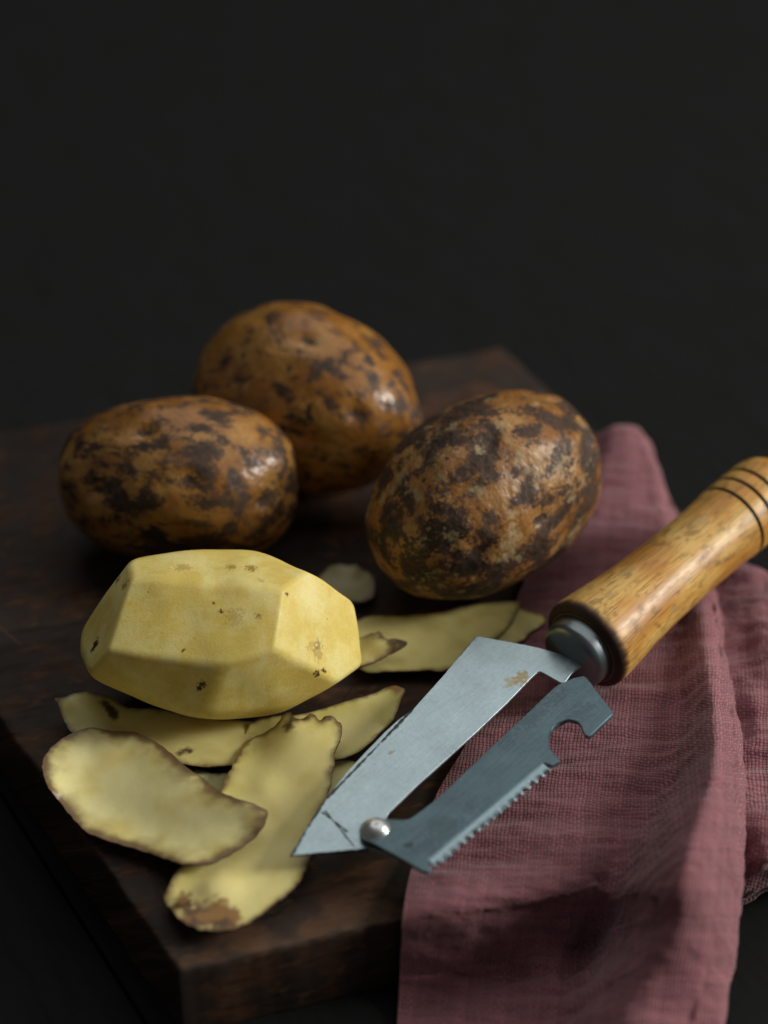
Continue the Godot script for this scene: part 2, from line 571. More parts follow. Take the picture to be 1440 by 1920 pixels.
func knife() -> void:
	var origin := Vector3(62.716, 22.000, 97.987) * MM
	var ax := Vector3(-0.67991, -0.08251, 0.72864)           # from the handle to the tip
	var across := Vector3(0.73113, -0.00000, 0.68224)
	var up := Vector3(-0.05629, 0.99659, 0.06032)
	var t := thing("peeling_knife", "old peeler knife with turned wooden handle and two steel blades, lying on the cloth", "peeler knife", Vector3(origin.x, 0, origin.z))
	var lift := Vector3(0, origin.y, 0)
	# handle runs along its own +x away from the tip
	var hb := Basis(-ax, up, (-ax).cross(up))
	var prof: Array = [[0.0, 0.4], [9.0, 0.2], [12.9, 0.0], [14.6, 0.5], [15.6, 1.7], [15.9, 3.4], [15.8, 6.0], [15.2, 12.0], [14.3, 20.0], [13.5, 30.0], [13.0, 42.0], [12.8, 55.0], [12.9, 66.0], [13.2, 74.5]]
	for ring in [76.5, 83.0, 89.0]:
		prof.append_array([[13.5, ring - 0.9], [13.3, ring - 0.55], [12.75, ring - 0.2], [12.75, ring + 0.2], [13.3, ring + 0.55], [13.5, ring + 0.9]])
	prof.append_array([[13.5, 92.0], [13.2, 95.5], [12.3, 98.8], [10.4, 101.6], [7.4, 103.6], [3.8, 104.6], [0.0, 104.8]])
	var hd := part("handle", lathe(prof, 96), wood_handle(), t)
	hd.basis = hb
	hd.position = lift
	var fm := StandardMaterial3D.new()
	fm.albedo_color = Color(0.50, 0.53, 0.55)
	fm.metallic = 0.9
	fm.roughness = 0.42
	fm.roughness = 0.33
	var fp: Array = [[0.0, -6.6], [5.0, -6.55], [9.0, -6.3], [10.4, -5.9], [11.3, -5.1], [11.7, -3.9], [11.8, -1.5], [11.9, 0.6], [11.9, 2.0]]
	var fe := part("ferrule", lathe(fp, 72), fm, t)
	fe.basis = hb
	fe.position = lift
	var main := part("blade", plate([[121.76, -10.19], [107.22, -15.32], [100.92, -16.97], [87.53, -20.00], [77.64, -21.32], [68.04, -22.47], [61.00, -22.83], [54.45, -22.46], [47.32, -23.57], [38.43, -24.86], [27.11, -27.09], [19.50, -28.41], [18.43, -28.45], [17.73, -27.82], [11.05, -14.25], [9.10, -9.82], [6.87, -3.46], [5.54, 5.23], [8.96, 4.82], [11.56, 4.82], [14.83, 5.60], [15.99, 5.49], [16.36, 4.71], [16.57, -2.40], [16.90, -3.31], [17.80, -3.65], [20.33, -3.57], [33.96, -2.25], [48.71, -1.36], [62.76, -0.85], [77.61, -0.46], [90.28, 0.35], [91.82, 0.80], [93.19, 1.75], [93.94, 3.09], [93.95, 5.90], [96.91, 11.83], [102.75, 9.76], [104.40, 5.40], [107.16, 3.16]], 0.9, 0.10), steel(321, Color(0.69, 0.76, 0.785), 0.12, [[22.3, -6.2, 3.6, 2.6, Color(0.62, 0.50, 0.32), 0.60], [25.6, -7.2, 3.5, 2.5, Color(0.66, 0.56, 0.40), 0.50], [72.4, -15.1, 1.6, 0.8, Color(0.6, 0.55, 0.48), 0.70]], 0.10, [[121.8, -9.9, 100.8, -17.1, 0.7], [100.8, -17.1, 54.6, -22.6, 0.7], [54.6, -22.6, 18.6, -28.5, 0.3], [121.8, -9.9, 104.7, 5.1, 0.5], [103.5, -14.5, 104.0, -4.1, 0.5], [102.5, -14.3, 106.9, 1.9, 0.4]]), t)
	main.basis = Basis(Vector3(-0.67991, -0.08251, 0.72864), Vector3(0.73235, -0.02609, 0.68043), Vector3(-0.03713, 0.99625, 0.07816))
	main.position = lift
	var saw := part("serrated_blade", plate([[103.92, 1.34], [102.37, -0.37], [100.45, -1.56], [98.74, -1.87], [97.44, -1.57], [96.20, -0.54], [95.12, 1.08], [94.28, 3.15], [93.26, 5.48], [91.91, 7.49], [90.49, 8.78], [87.98, 9.27], [79.11, 9.78], [53.32, 8.26], [32.16, 7.18], [21.62, 6.42], [19.35, 6.67], [14.55, 8.50], [12.04, 10.51], [12.09, 11.85], [20.09, 28.92], [21.04, 29.70], [31.95, 30.31], [33.04, 29.96], [33.02, 28.68], [32.07, 27.04], [30.57, 25.36], [29.69, 23.14], [29.74, 21.27], [30.45, 19.74], [32.74, 18.47], [35.51, 18.25], [38.37, 19.19], [41.13, 21.13], [42.97, 23.13], [44.45, 25.65], [45.56, 29.13], [46.29, 29.75], [48.97, 29.09], [49.59, 26.31], [99.90, 25.32], [102.03, 28.49], [103.36, 28.45], [104.07, 27.41], [104.15, 25.37], [103.95, 15.56], [104.00, 8.01], [104.21, 4.92], [104.45, 2.96]], 1.4, 0.26), steel(331, Color(0.43, 0.515, 0.55), 0.14, [[98.8, 16.1, 1.5, 1.2, Color(0.30, 0.33, 0.36), 0.80], [35.0, 9.6, 14.0, 4.0, Color(0.30, 0.33, 0.36), 0.20], [88.4, 20.4, 12.0, 5.0, Color(0.30, 0.33, 0.36), 0.22], [23.3, 20.8, 6.0, 4.0, Color(0.30, 0.33, 0.36), 0.15]], 0.16, []), t)
	saw.basis = Basis(Vector3(-0.67991, -0.08251, 0.72864), Vector3(0.71618, 0.13870, 0.68400), Vector3(-0.15750, 0.98689, -0.03521))
	saw.position = lift + Vector3(-0.082, 1.445, 0.087) * MM
	var teeth := part("teeth", plate([[0.00, -0.15], [0.00, 3.04], [0.60, 3.04], [0.63, 2.29], [1.01, 1.72], [1.57, 1.53], [2.11, 1.72], [2.52, 2.26], [2.70, 3.04], [3.74, 3.04], [3.77, 2.29], [4.15, 1.72], [4.72, 1.53], [5.25, 1.72], [5.66, 2.26], [5.85, 3.04], [6.89, 3.04], [6.92, 2.29], [7.30, 1.72], [7.86, 1.53], [8.40, 1.72], [8.81, 2.26], [8.99, 3.04], [10.03, 3.04], [10.06, 2.29], [10.44, 1.72], [11.01, 1.53], [11.54, 1.72], [11.95, 2.26], [12.14, 3.04], [13.18, 3.04], [13.21, 2.29], [13.58, 1.72], [14.15, 1.53], [14.69, 1.72], [15.09, 2.26], [15.28, 3.04], [16.32, 3.04], [16.35, 2.29], [16.73, 1.72], [17.30, 1.53], [17.83, 1.72], [18.24, 2.26], [18.43, 3.04], [19.47, 3.04], [19.50, 2.29], [19.87, 1.72], [20.44, 1.53], [20.97, 1.72], [21.38, 2.26], [21.57, 3.04], [22.61, 3.04], [22.64, 2.29], [23.02, 1.72], [23.58, 1.53], [24.12, 1.72], [24.53, 2.26], [24.72, 3.04], [25.75, 3.04], [25.79, 2.29], [26.16, 1.72], [26.73, 1.53], [27.26, 1.72], [27.67, 2.26], [27.86, 3.04], [28.90, 3.04], [28.93, 2.29], [29.31, 1.72], [29.87, 1.53], [30.41, 1.72], [30.82, 2.26], [31.01, 3.04], [32.04, 3.04], [32.08, 2.29], [32.45, 1.72], [33.02, 1.53], [33.55, 1.72], [33.96, 2.26], [34.15, 3.04], [35.19, 3.04], [35.22, 2.29], [35.60, 1.72], [36.16, 1.53], [36.70, 1.72], [37.11, 2.26], [37.30, 3.04], [38.33, 3.04], [38.36, 2.29], [38.74, 1.72], [39.31, 1.53], [39.84, 1.72], [40.25, 2.26], [40.44, 3.04], [41.48, 3.04], [41.51, 2.29], [41.89, 1.72], [42.45, 1.53], [42.99, 1.72], [43.40, 2.26], [43.58, 3.04], [44.62, 3.04], [44.65, 2.29], [45.03, 1.72], [45.60, 1.53], [46.13, 1.72], [46.54, 2.26], [46.73, 3.04], [47.77, 3.04], [47.80, 2.29], [48.18, 1.72], [48.74, 1.53], [49.28, 1.72], [49.69, 2.26], [49.87, 3.04], [50.31, 3.04], [50.31, -0.15]], 1.0, 0.16), steel(341, Color(0.58, 0.66, 0.69), 0.10, [], 0.12, []), saw)
	teeth.basis = Basis(Vector3(0.99981, -0.01967, 0.00000), Vector3(0.01797, 0.91337, -0.40674), Vector3(0.00800, 0.40666, 0.91355))
	teeth.position = Vector3(49.593, 26.308, 0.120) * MM
	var rm := StandardMaterial3D.new()
	rm.albedo_color = Color(0.82, 0.83, 0.83)
	rm.metallic = 0.9
	rm.roughness = 0.34
	var rp: Array = [[4.3, -0.6], [4.3, 0.25], [4.05, 0.5], [3.75, 0.6], [3.6, 1.1], [3.2, 1.75], [2.5, 2.25], [1.6, 2.55], [0.85, 2.65], [0.6, 2.5], [0.0, 2.45]]
	var rv := part("rivet", lathe(rp, 48), rm, t)
	rv.basis = Basis(up, ax, up.cross(ax)).rotated(ax, 0.0)
	rv.position = Vector3(-2.396, 16.435, 172.799) * MM - Vector3(origin.x, 0, origin.z)

# ---------------------------------------------------------------- cloth
func spline(a: Vector3, b: Vector3, c: Vector3, d: Vector3, t: float) -> Vector3:
	return b.cubic_interpolate(c, a, d, t)

func cloth_sheet(rows: Array, nu: int, nv: int, s: int, amp: float, thick: float) -> ArrayMesh:
	var pts: Array = []
	for r in rows:
		pts.append(v3(r))
	var nr := pts.size()
	var nc: int = pts[0].size()
	var v := PackedVector3Array()
	var uv := PackedVector2Array()
	var wide := noise(s, 0.045, 3)
	var small := noise(s + 1, 0.16, 3)
	for j in nv + 1:
		var fv := float(j) / nv * (nr - 1)
		var r := mini(int(fv), nr - 2)
		var line := PackedVector3Array()
		for c in nc:
			line.append(spline(pts[maxi(r - 1, 0)][c], pts[r][c], pts[r + 1][c], pts[mini(r + 2, nr - 1)][c], fv - r))
		for i in nu + 1:
			var fu := float(i) / nu * (nc - 1)
			var c := mini(int(fu), nc - 2)
			v.append(spline(line[maxi(c - 1, 0)], line[c], line[c + 1], line[mini(c + 2, nc - 1)], fu - c))
	# wrinkles along the surface's own normal
	var w := nu + 1
	var q := v.duplicate()
	for j in nv + 1:
		for i in w:
			var k := j * w + i
			var n := (v[j * w + mini(i + 1, nu)] - v[j * w + maxi(i - 1, 0)]).cross(v[mini(j + 1, nv) * w + i] - v[maxi(j - 1, 0) * w + i]).normalized()
			if n.y < 0.0 and absf(n.y) > 0.3:
				n = n if i > nu * 0.8 else -n
			var p := v[k] * 1000.0
			var a := wide.get_noise_3d(p.x * 0.35 + p.z * 0.25, p.y, p.z * 1.7) * amp + small.get_noise_3d(p.x * 0.6, p.y, p.z * 1.4) * amp * 0.25
			a *= clampf(0.2 + minf(i, nu - i) / (0.12 * nu), 0.0, 1.0) * (1.0 if i < nu * 0.6 else 0.6)
			q[k] = v[k] + n * a * MM
			uv.append(Vector2(p.x + 0.12 * (p.z - p.y) + 0.6 * small.get_noise_2d(p.x * 0.4, p.z * 0.4), p.z - p.y - 0.1 * p.x + 1.2 * wide.get_noise_2d(p.x * 1.2, p.z * 1.2)))
	var idx := PackedInt32Array()
	var both := q.duplicate()
	for k in q.size():
		both.append(q[k] + Vector3(0, -thick * MM, 0))
	var uv2 := uv.duplicate()
	uv2.append_array(uv)
	var m := q.size()
	for j in nv:
		for i in nu:
			var a := j * w + i
			var b := a + w
			idx.append_array(PackedInt32Array([a, a + 1, b, a + 1, b + 1, b]))
			idx.append_array(PackedInt32Array([m + a, m + b, m + a + 1, m + a + 1, m + b, m + b + 1]))
	for j in nv:
		for e in [0, nu]:
			var a: int = j * w + e
			var b: int = a + w
			idx.append_array(PackedInt32Array([a, b, m + a, b, m + b, m + a]) if e == 0 else PackedInt32Array([a, m + a, b, b, m + a, m + b]))
	return smooth_mesh(both, idx, uv2)

func linen(tint: Color, s: int) -> StandardMaterial3D:
	# one tile of 24 by 24 threads; threads differ in weight and tone
	var size := 768
	var count := 24
	var rng := RandomNumberGenerator.new()
	rng.seed = s
	var warp := PackedFloat32Array()
	var weft := PackedFloat32Array()
	for i in count:
		warp.append(rng.randf_range(-1.0, 1.0))
		weft.append(rng.randf_range(-1.0, 1.0))
	var b := PackedByteArray()
	b.resize(size * size * 4)
	var hb := PackedByteArray()
	hb.resize(size * size)
	var fuzz := noise(s, 0.09, 3)
	for y in size:
		for x in size:
			var u := float(x) / size * count
			var v := float(y) / size * count
			var iu := int(u)
			var iv := int(v)
			var fu := u - iu - 0.5
			var fv := v - iv - 0.5
			var over := (iu + iv) % 2 == 0
			var lw := 0.40 + 0.05 * warp[iu]
			var lf := 0.34 + 0.06 * weft[iv]
			var hw := sqrt(maxf(0.0, 1.0 - fu * fu / (lw * lw))) if absf(fu) < lw else 0.0
			var hf := sqrt(maxf(0.0, 1.0 - fv * fv / (lf * lf))) if absf(fv) < lf else 0.0
			var zw := hw * (0.55 + 0.45 * (cos(PI * fv) if over else -0.4 * cos(PI * fv)))
			var zf := hf * (0.50 + 0.40 * (cos(PI * fu) if not over else -0.4 * cos(PI * fu)))
			var z := maxf(zw, zf)
			var fz := fuzz.get_noise_2d(x * 0.6 if zf > zw else x * 3.0, y * 3.0 if zf > zw else y * 0.6)
			var tone := (warp[iu] if zw > zf else weft[iv]) * 0.10 + 0.12 * fz
			var c := tint * (0.83 + 0.20 * z + 0.8 * tone)
			if zw > zf and over and z > 0.8:
				c = c.lerp(Color(0.80, 0.66, 0.68), 0.22)
			put(b, (y * size + x) * 4, c, 0.9)
			hb[y * size + x] = clampi(int(255.0 * clampf(z * 0.9 + 0.1 * fz, 0.0, 1.0)), 0, 255)
	var m := pictured(picture(size, size, b))
	m.heightmap_enabled = true
	m.heightmap_texture = ImageTexture.create_from_image(Image.create_from_data(size, size, false, Image.FORMAT_L8, hb))
	m.heightmap_scale = 0.028
	m.uv1_scale = Vector3.ONE / 27.0
	m.metallic_specular = 0.2
	m.rim_enabled = true
	m.rim = 0.5
	m.rim_tint = 0.6
	return m

# ---------------------------------------------------------------- board and table
func board_wood(s: int, pale: float, base: Color, warm: Color, contrast: float) -> ImageTexture:
	var size := 1024
	var b := PackedByteArray()
	b.resize(size * size * 4)
	var grain := noise(s, 0.30, 4)
	var blot := noise(s + 1, 0.035, 4)
	var fine := noise(s + 2, 0.5, 3)
	var mid := noise(s + 3, 0.075, 4)
	var rng := RandomNumberGenerator.new()
	rng.seed = s
	var nicks: Array = []
	for k in (26 if pale > 0.0 else 0):
		nicks.append([Vector2(rng.randf_range(0, 300), rng.randf_range(0, 300)), Vector2.from_angle(rng.randf_range(-1.2, 1.2)), rng.randf_range(8, 50), rng.randf_range(0.15, 0.35), Color(0.10, 0.08, 0.07) if k % 3 else Color(0.40, 0.30, 0.22)])
	for y in size:
		for x in size:
			var mx := 300.0 * x / size
			var my := 300.0 * y / size
			var g := grain.get_noise_2d(mx * 0.09, my * 0.9 + 3.0 * blot.get_noise_2d(mx * 0.3, my * 0.3))
			var bl := blot.get_noise_2d(mx, my)
			var f := fine.get_noise_2d(mx * 0.35, my * 1.3)
			var md := mid.get_noise_2d(mx * 0.7, my * 1.2)
			var c := base.lerp(warm, smoothstep(-0.1, 0.45, bl + 0.6 * md + 0.25 * g))
			c = c.lerp(Color(0.045, 0.04, 0.04), 0.5 * contrast * smoothstep(0.0, 0.5, g + 0.5 * md))
			c = c.lerp(Color(0.40, 0.29, 0.20), pale * smoothstep(0.28, 0.6, md + 0.4 * f - 0.1 * g))
			if pale > 0.0:       # the front arris is worn down to paler wood
				var worn := smoothstep(15.0, 2.0, my + 9.0 * md + 3.0 * f) if my < 150.0 else smoothstep(296.0, 300.0, my + 2.0 * f)
				c = c.lerp(Color(0.42, 0.31, 0.225), 0.6 * worn * smoothstep(-0.35, 0.25, bl + 0.5 * md))
			c *= 1.0 + 0.16 * contrast * f
			put(b, (y * size + x) * 4, c, 0.62 + 0.15 * f + 0.12 * md)
	for q in nicks:      # knife cuts
		for k in int(q[2] * 4.0):
			var at: Vector2 = q[0] + q[1] * (k / 4.0) + q[1].orthogonal() * 0.4 * blot.get_noise_1d(k * 0.3)
			var x := posmod(int(at.x / 300.0 * size), size)
			var y := posmod(int(at.y / 300.0 * size), size)
			for m in (2 if q[3] > 0.25 else 1):
				put(b, (((y + m) % size) * size + x) * 4, q[4], 0.8)
	return picture(size, size, b)

func board() -> void:
	var corners := v2([[-58.0, 212.5], [182.3, 135.3], [44.9, -102.2], [-202.0, -29.7]])         # x, z of the top, going round
	var t := thing("cutting_board", "thick worn dark wooden board carrying the potatoes, peelings and knife", "cutting board", Vector3(0, -0.028, 0))
	var along_x := (corners[1] - corners[0]).normalized()
	var edge := noise(402, 0.05, 3)
	var chip := noise(403, 0.22, 3)
	var relief := noise(404, 0.05, 3)
	var groove := noise(405, 0.3, 3)
	var n := 150
	# rings from the middle of the top out to the rim, over the worn arris and down the sides
	var v := PackedVector3Array()
	var uv := PackedVector2Array()
	var idx := PackedInt32Array()
	var w := n + 1
	for j in w:
		for i in w:
			var fu := float(i) / n
			var fv := float(j) / n
			# the outer cells fold down as the sides
			var du := minf(fu, 1.0 - fu)
			var dv := minf(fv, 1.0 - fv)
			var m := 4.0 / n
			var su := clampf((fu - m) / (1.0 - 2.0 * m), 0.0, 1.0)
			var sv := clampf((fv - m) / (1.0 - 2.0 * m), 0.0, 1.0)
			var p := corners[0].lerp(corners[1], su).lerp(corners[3].lerp(corners[2], su), sv)
			var ring := maxf(0.0, maxf((m - du) / m, (m - dv) / m))       # 0 on top .. 1 at the foot
			var mm := p * 1000.0
			var h := 28.0 + 0.35 * relief.get_noise_2d(mm.x, mm.y) + 0.18 * groove.get_noise_2d(mm.rotated(-0.3).x * 0.1, mm.rotated(-0.3).y * 1.2)
			var out := (p - (corners[0] + corners[2]) * 0.5).normalized()
			var bow := 0.9 * edge.get_noise_2d(mm.x, mm.y)
			if ring > 0.0:
				var worn := 1.0 + 0.8 * chip.get_noise_2d(mm.x, mm.y) + 0.9 * maxf(0.0, edge.get_noise_2d(mm.x * 1.5 + 80.0, mm.y * 1.5))
				if ring < 0.3:
					h -= 0.5 * worn
					bow += 0.7
				elif ring < 0.6:
					h -= 1.9 * worn
					bow += 1.2
				elif ring < 0.8:
					h = 14.0
					bow += 1.3 + 0.3 * chip.get_noise_2d(mm.x, mm.y + 40.0)
				else:
					h = 0.4
					bow += 0.8
			var pp := p + out * bow * MM
			v.append(Vector3(pp.x, h * MM, pp.y))
			var loc := (pp - corners[0]) / 0.3
			uv.append(Vector2(loc.dot(along_x), loc.dot(along_x.orthogonal()) - (28.0 - h) / 300.0))
	for j in n:
		for i in n:
			var a := j * w + i
			var b := a + w
			idx.append_array(PackedInt32Array([a, b, a + 1, a + 1, b, b + 1]))
	var mat := pictured(board_wood(401, 0.5, Color(0.215, 0.175, 0.155), Color(0.295, 0.205, 0.155), 0.6))
	mat.metallic_specular = 0.3
	part("board_top", smooth_mesh(v, idx, uv), mat, t)

func table() -> void:
	var t := thing("table", "dark stained plank table under the wooden board", "table", Vector3(0, -0.060, 0))
	var mat := pictured(board_wood(451, 0.0, Color(0.126, 0.130, 0.132), Color(0.127, 0.128, 0.129), 0.2))
	mat.metallic_specular = 0.12
	var rng := RandomNumberGenerator.new()
	rng.seed = 45
	for k in 4:
		var bx := plank(0.6, 2.6, rng)
		var o := part("plank", bx, mat, t)
		o.rotation.y = 0.51
		o.position = Vector3(0.0, 0.0, 0.1) + Vector3(cos(0.51), 0, -sin(0.51)) * (-0.114 + 0.6 * (k - 1.5))

func plank(wide: float, long: float, rng: RandomNumberGenerator) -> ArrayMesh:
	var prof := [[-0.4994, -30.0], [-0.4994, -0.6], [-0.498, -0.15], [-0.492, 0.0], [0.492, 0.0], [0.498, -0.15], [0.4994, -0.6], [0.4994, -30.0]]
	var v := PackedVector3Array()
	var uv := PackedVector2Array()
	var idx := PackedInt32Array()
	var off := Vector2(rng.randf(), rng.randf())
	for j in 2:
		for q in prof:
			v.append(Vector3(q[0] * wide, 0.032 + q[1] * MM, (j - 0.5) * long))
			uv.append(Vector2(j * long / 0.6, q[0] * wide / 0.3) + off)
	var n := prof.size()
	for i in n - 1:
		idx.append_array(PackedInt32Array([i, i + n, i + 1, i + 1, i + n, i + n + 1]))
	for i in range(1, n - 1):
		idx.append_array(PackedInt32Array([0, i, i + 1, n, n + i + 1, n + i]))
	return smooth_mesh(v, idx, uv)

# ---------------------------------------------------------------- the scene
func _ready() -> void:
	# camera: about 0.9 m away, looking down 38 degrees, short depth of field
	var cam := Camera3D.new()
	cam.name = "camera"
	add_child(cam)
	cam.position = Vector3(0, 0.9 * sin(deg_to_rad(38.0)), 0.9 * cos(deg_to_rad(38.0)))
	cam.look_at(Vector3.ZERO)
	cam.near = 0.02
	cam.far = 20.0
	var lens := CameraAttributesPhysical.new()
	lens.frustum_focal_length = 60.0
	lens.frustum_focus_distance = 0.795
	lens.frustum_near = 0.02
	lens.frustum_far = 20.0
	lens.exposure_aperture = 2.8
	cam.attributes = lens
	cam.fov = rad_to_deg(2.0 * atan(0.2))
	cam.current = true

	var env := Environment.new()
	env.background_mode = Environment.BG_COLOR
	env.background_color = Color(0.28, 0.28, 0.275)
	env.tonemap_mode = Environment.TONE_MAPPER_LINEAR
	env.tonemap_exposure = 1.12
	env.sdfgi_enabled = true
	env.ssao_enabled = true
	env.ssil_enabled = true
	var we := WorldEnvironment.new()
	we.name = "environment"
	we.environment = env
	add_child(we)

	# the window at the right, and a dim one high up at the back
	window_light("window_light", Vector3(2.1, 0.95, 0.02), Vector3(0, 0, 0.06), Vector2(0.6, 0.8), 4.55, Color(1.0, 0.985, 0.95))
	window_light("far_window_light", Vector3(0.45, 1.65, -0.75), Vector3(0, 0, 0.1), Vector2(2.6, 2.2), 1.4, Color(0.99, 0.99, 0.975))

	var wall := MeshInstance3D.new()
	wall.name = "wall"
	var wm := BoxMesh.new()
	wm.size = Vector3(6, 3.4, 0.1)
	wall.mesh = wm
	var wmat := StandardMaterial3D.new()
	wmat.albedo_color = Color(0.11, 0.11, 0.11)
	wmat.roughness = 0.95
	wmat.metallic_specular = 0.1
	wall.material_override = wmat
	wall.position = Vector3(0, 0.9, -1.9)
	wall.set_meta("kind", "structure")
	add_child(wall)

	skin_relief = NoiseTexture2D.new()
	skin_relief.width = 512
	skin_relief.height = 512
	skin_relief.seamless = true
	skin_relief.as_normal_map = true
	skin_relief.bump_strength = 3.0
	skin_relief.noise = noise(71, 0.05, 5)
	flesh_relief = NoiseTexture2D.new()
	flesh_relief.width = 1024
	flesh_relief.height = 512
	flesh_relief.seamless = true
	flesh_relief.as_normal_map = true
	flesh_relief.bump_strength = 2.0
	flesh_relief.noise = noise(72, 0.22, 3)
	flesh_mat = StandardMaterial3D.new()
	flesh_mat.vertex_color_use_as_albedo = true
	flesh_mat.roughness = 0.36
	flesh_mat.metallic_specular = 0.4
	flesh_mat.subsurf_scatter_enabled = true
	flesh_mat.subsurf_scatter_strength = 0.15
	skin_mat = StandardMaterial3D.new()
	skin_mat.albedo_color = Color(0.36, 0.245, 0.15)
	skin_mat.roughness = 0.7
	skin_mat.albedo_texture = noise_map(73, 0.03)
	skin_mat.uv1_triplanar = true
	skin_mat.uv1_scale = Vector3.ONE * 40.0
	view_up = Basis(Vector3.RIGHT, deg_to_rad(-38.0))

	table()
	board()

	var speckled := {"skin": Color(0.635, 0.445, 0.205), "skin_deep": Color(0.55, 0.36, 0.145), "skin_pale": Color(0.68, 0.53, 0.29), "smear": Color(0.45, 0.285, 0.14), "dark": Color(0.155, 0.11, 0.08), "dark2": Color(0.26, 0.175, 0.115), "patch_freq": 0.15, "dot_freq": 0.19, "dirt": -0.27, "grit": 0.24, "edge": 0.17, "dust": 0.0, "shine": 0.29, "relief": 0.25, "stretch": Vector3(0.65, 1.0, 1.0),
		"eyes": [Vector3(-0.3, 0.75, 0.55), Vector3(0.35, 0.5, 0.75), Vector3(0.7, 0.62, 0.3), Vector3(-0.75, 0.2, 0.6), Vector3(0.1, 0.98, -0.1), Vector3(0.0, 0.0, 1.0)]}
	var muddy := speckled.duplicate()
	muddy.merge({"dirt": -0.10, "patch_freq": 0.14, "edge": 0.23, "grit": 0.4, "dust": 0.12, "shine": 0.33, "dot_freq": 0.22, "stretch": Vector3(0.5, 1.0, 1.0), "eyes": [Vector3(-0.55, 0.5, 0.65), Vector3(0.2, 0.75, 0.6), Vector3(0.75, 0.35, 0.5), Vector3(-0.1, 0.1, 0.98), Vector3(-0.2, 0.97, 0.1)]}, true)
	var earthy := muddy.duplicate()
	earthy.merge({"dirt": 0.03, "patch_freq": 0.09, "grit": 0.42, "edge": 0.18, "dust": 0.8, "shine": 0.45, "skin": Color(0.635, 0.465, 0.27), "relief": 0.6, "stretch": Vector3(0.7, 1.0, 1.0), "eyes": [Vector3(-0.1, 0.6, 0.8), Vector3(0.6, 0.7, 0.35), Vector3(-0.6, 0.45, 0.66), Vector3(0.45, 0.1, 0.88), Vector3(-0.2, 0.97, -0.1)]}, true)
	raw_potato("potato", "rearmost unpeeled potato, brown with scattered dark specks and a bright shine at its right end", Vector3(-25.8, 33.0, -20.8), -0.62, 0.0, 0.3, Vector3(42.0, 32.0, 32.0), -0.10, 2.1, 11, speckled)
	raw_potato("potato", "left unpeeled potato with large dark smudges, lying behind the peeled one", Vector3(-69.9, 28.5, 19.5), -0.12, 0.0, 0.2, Vector3(41.0, 28.5, 29.0), 0.05, 2.15, 37, muddy)
	raw_potato("potato", "right unpeeled potato thickly caked with dark earth, resting against the mauve cloth", Vector3(33.4, 34.0, 34.9), 0.76, 0.0, 0.4, Vector3(44.0, 34.0, 30.5), 0.03, 2.1, 61, earthy)
	peeled_potato()
	peeling("potato_peel", "large oval peel with a brown edge all round, frontmost at the left", [[-104.6, 10.5, 138.7], [-103.5, 10.5, 133.1], [-100.1, 10.5, 128.0], [-96.1, 10.5, 124.5], [-91.0, 10.5, 122.4], [-84.7, 10.5, 123.9], [-77.7, 10.5, 124.5], [-71.3, 10.5, 128.3], [-65.7, 10.5, 133.7], [-60.1, 10.5, 140.6], [-55.6, 10.5, 144.5], [-51.0, 10.5, 150.0], [-44.8, 12.0, 155.0], [-38.7, 13.0, 158.7], [-34.8, 13.0, 162.0], [-35.9, 12.0, 166.9], [-39.1, 10.5, 170.9], [-43.9, 10.5, 175.8], [-49.5, 10.5, 179.9], [-53.5, 10.5, 181.2], [-60.2, 10.5, 180.4], [-68.4, 6.0, 172.9], [-76.3, 5.0, 168.7], [-84.2, 5.0, 165.4], [-89.5, 5.0, 162.2], [-94.3, 5.0, 156.3], [-98.1, 6.0, 151.3], [-101.4, 10.5, 149.2], [-103.7, 10.5, 143.7]], [], {"rim": 2.6, "bowl": 2.2, "ragged": 0.4, "flesh": Color(0.72, 0.60, 0.20), "pale": Color(0.79, 0.71, 0.34)}, 1001)
	peeling("potato_peel", "long peel running from a frayed brown top to a skin-covered tip nearest the viewer", [[-31.5, 13.0, 118.9], [-29.0, 15.0, 118.8], [-27.7, 13.0, 120.5], [-25.3, 12.0, 120.7], [-22.7, 13.0, 118.5], [-20.2, 12.0, 121.3], [-17.8, 14.0, 120.0], [-13.9, 13.0, 122.0], [-13.0, 11.0, 125.8], [-15.0, 11.0, 133.6], [-15.4, 10.0, 138.8], [-16.5, 9.5, 148.2], [-19.3, 8.5, 158.0], [-21.3, 6.5, 165.5], [-22.3, 6.5, 176.0], [-24.6, 6.5, 184.0], [-28.6, 6.5, 189.8], [-34.9, 6.5, 196.5], [-39.6, 6.5, 200.9], [-44.4, 6.5, 203.1], [-50.8, 6.5, 203.6], [-56.6, 6.5, 201.4], [-61.0, 6.5, 196.5], [-64.1, 4.0, 189.0], [-63.3, 6.5, 186.8], [-61.6, 6.5, 181.1], [-59.0, 6.5, 176.0], [-54.6, 6.5, 165.5], [-50.9, 6.5, 154.8], [-49.5, 6.5, 145.3], [-47.5, 6.5, 137.6], [-42.8, 6.5, 125.7], [-38.6, 6.5, 121.6], [-35.0, 9.0, 121.9], [-32.5, 11.0, 120.2]], [[-33.3, 8.5, 145.9], [-38.7, 7.0, 161.3], [-48.3, 8.5, 188.1]], {"rim": 1.1, "bowl": 0.6, "ragged": 0.8, "thick": 2.2, "spots": [[-54.1, 6.0, 197.9], [-58.2, 4.5, 193.0], [-48.2, 6.5, 198.7], [-45.5, 4.5, 199.9], [-27.9, 2.6, 121.1], [-24.9, 2.0, 120.1], [-17.5, 2.6, 119.4], [-29.8, 2.0, 123.5]]}, 1011)
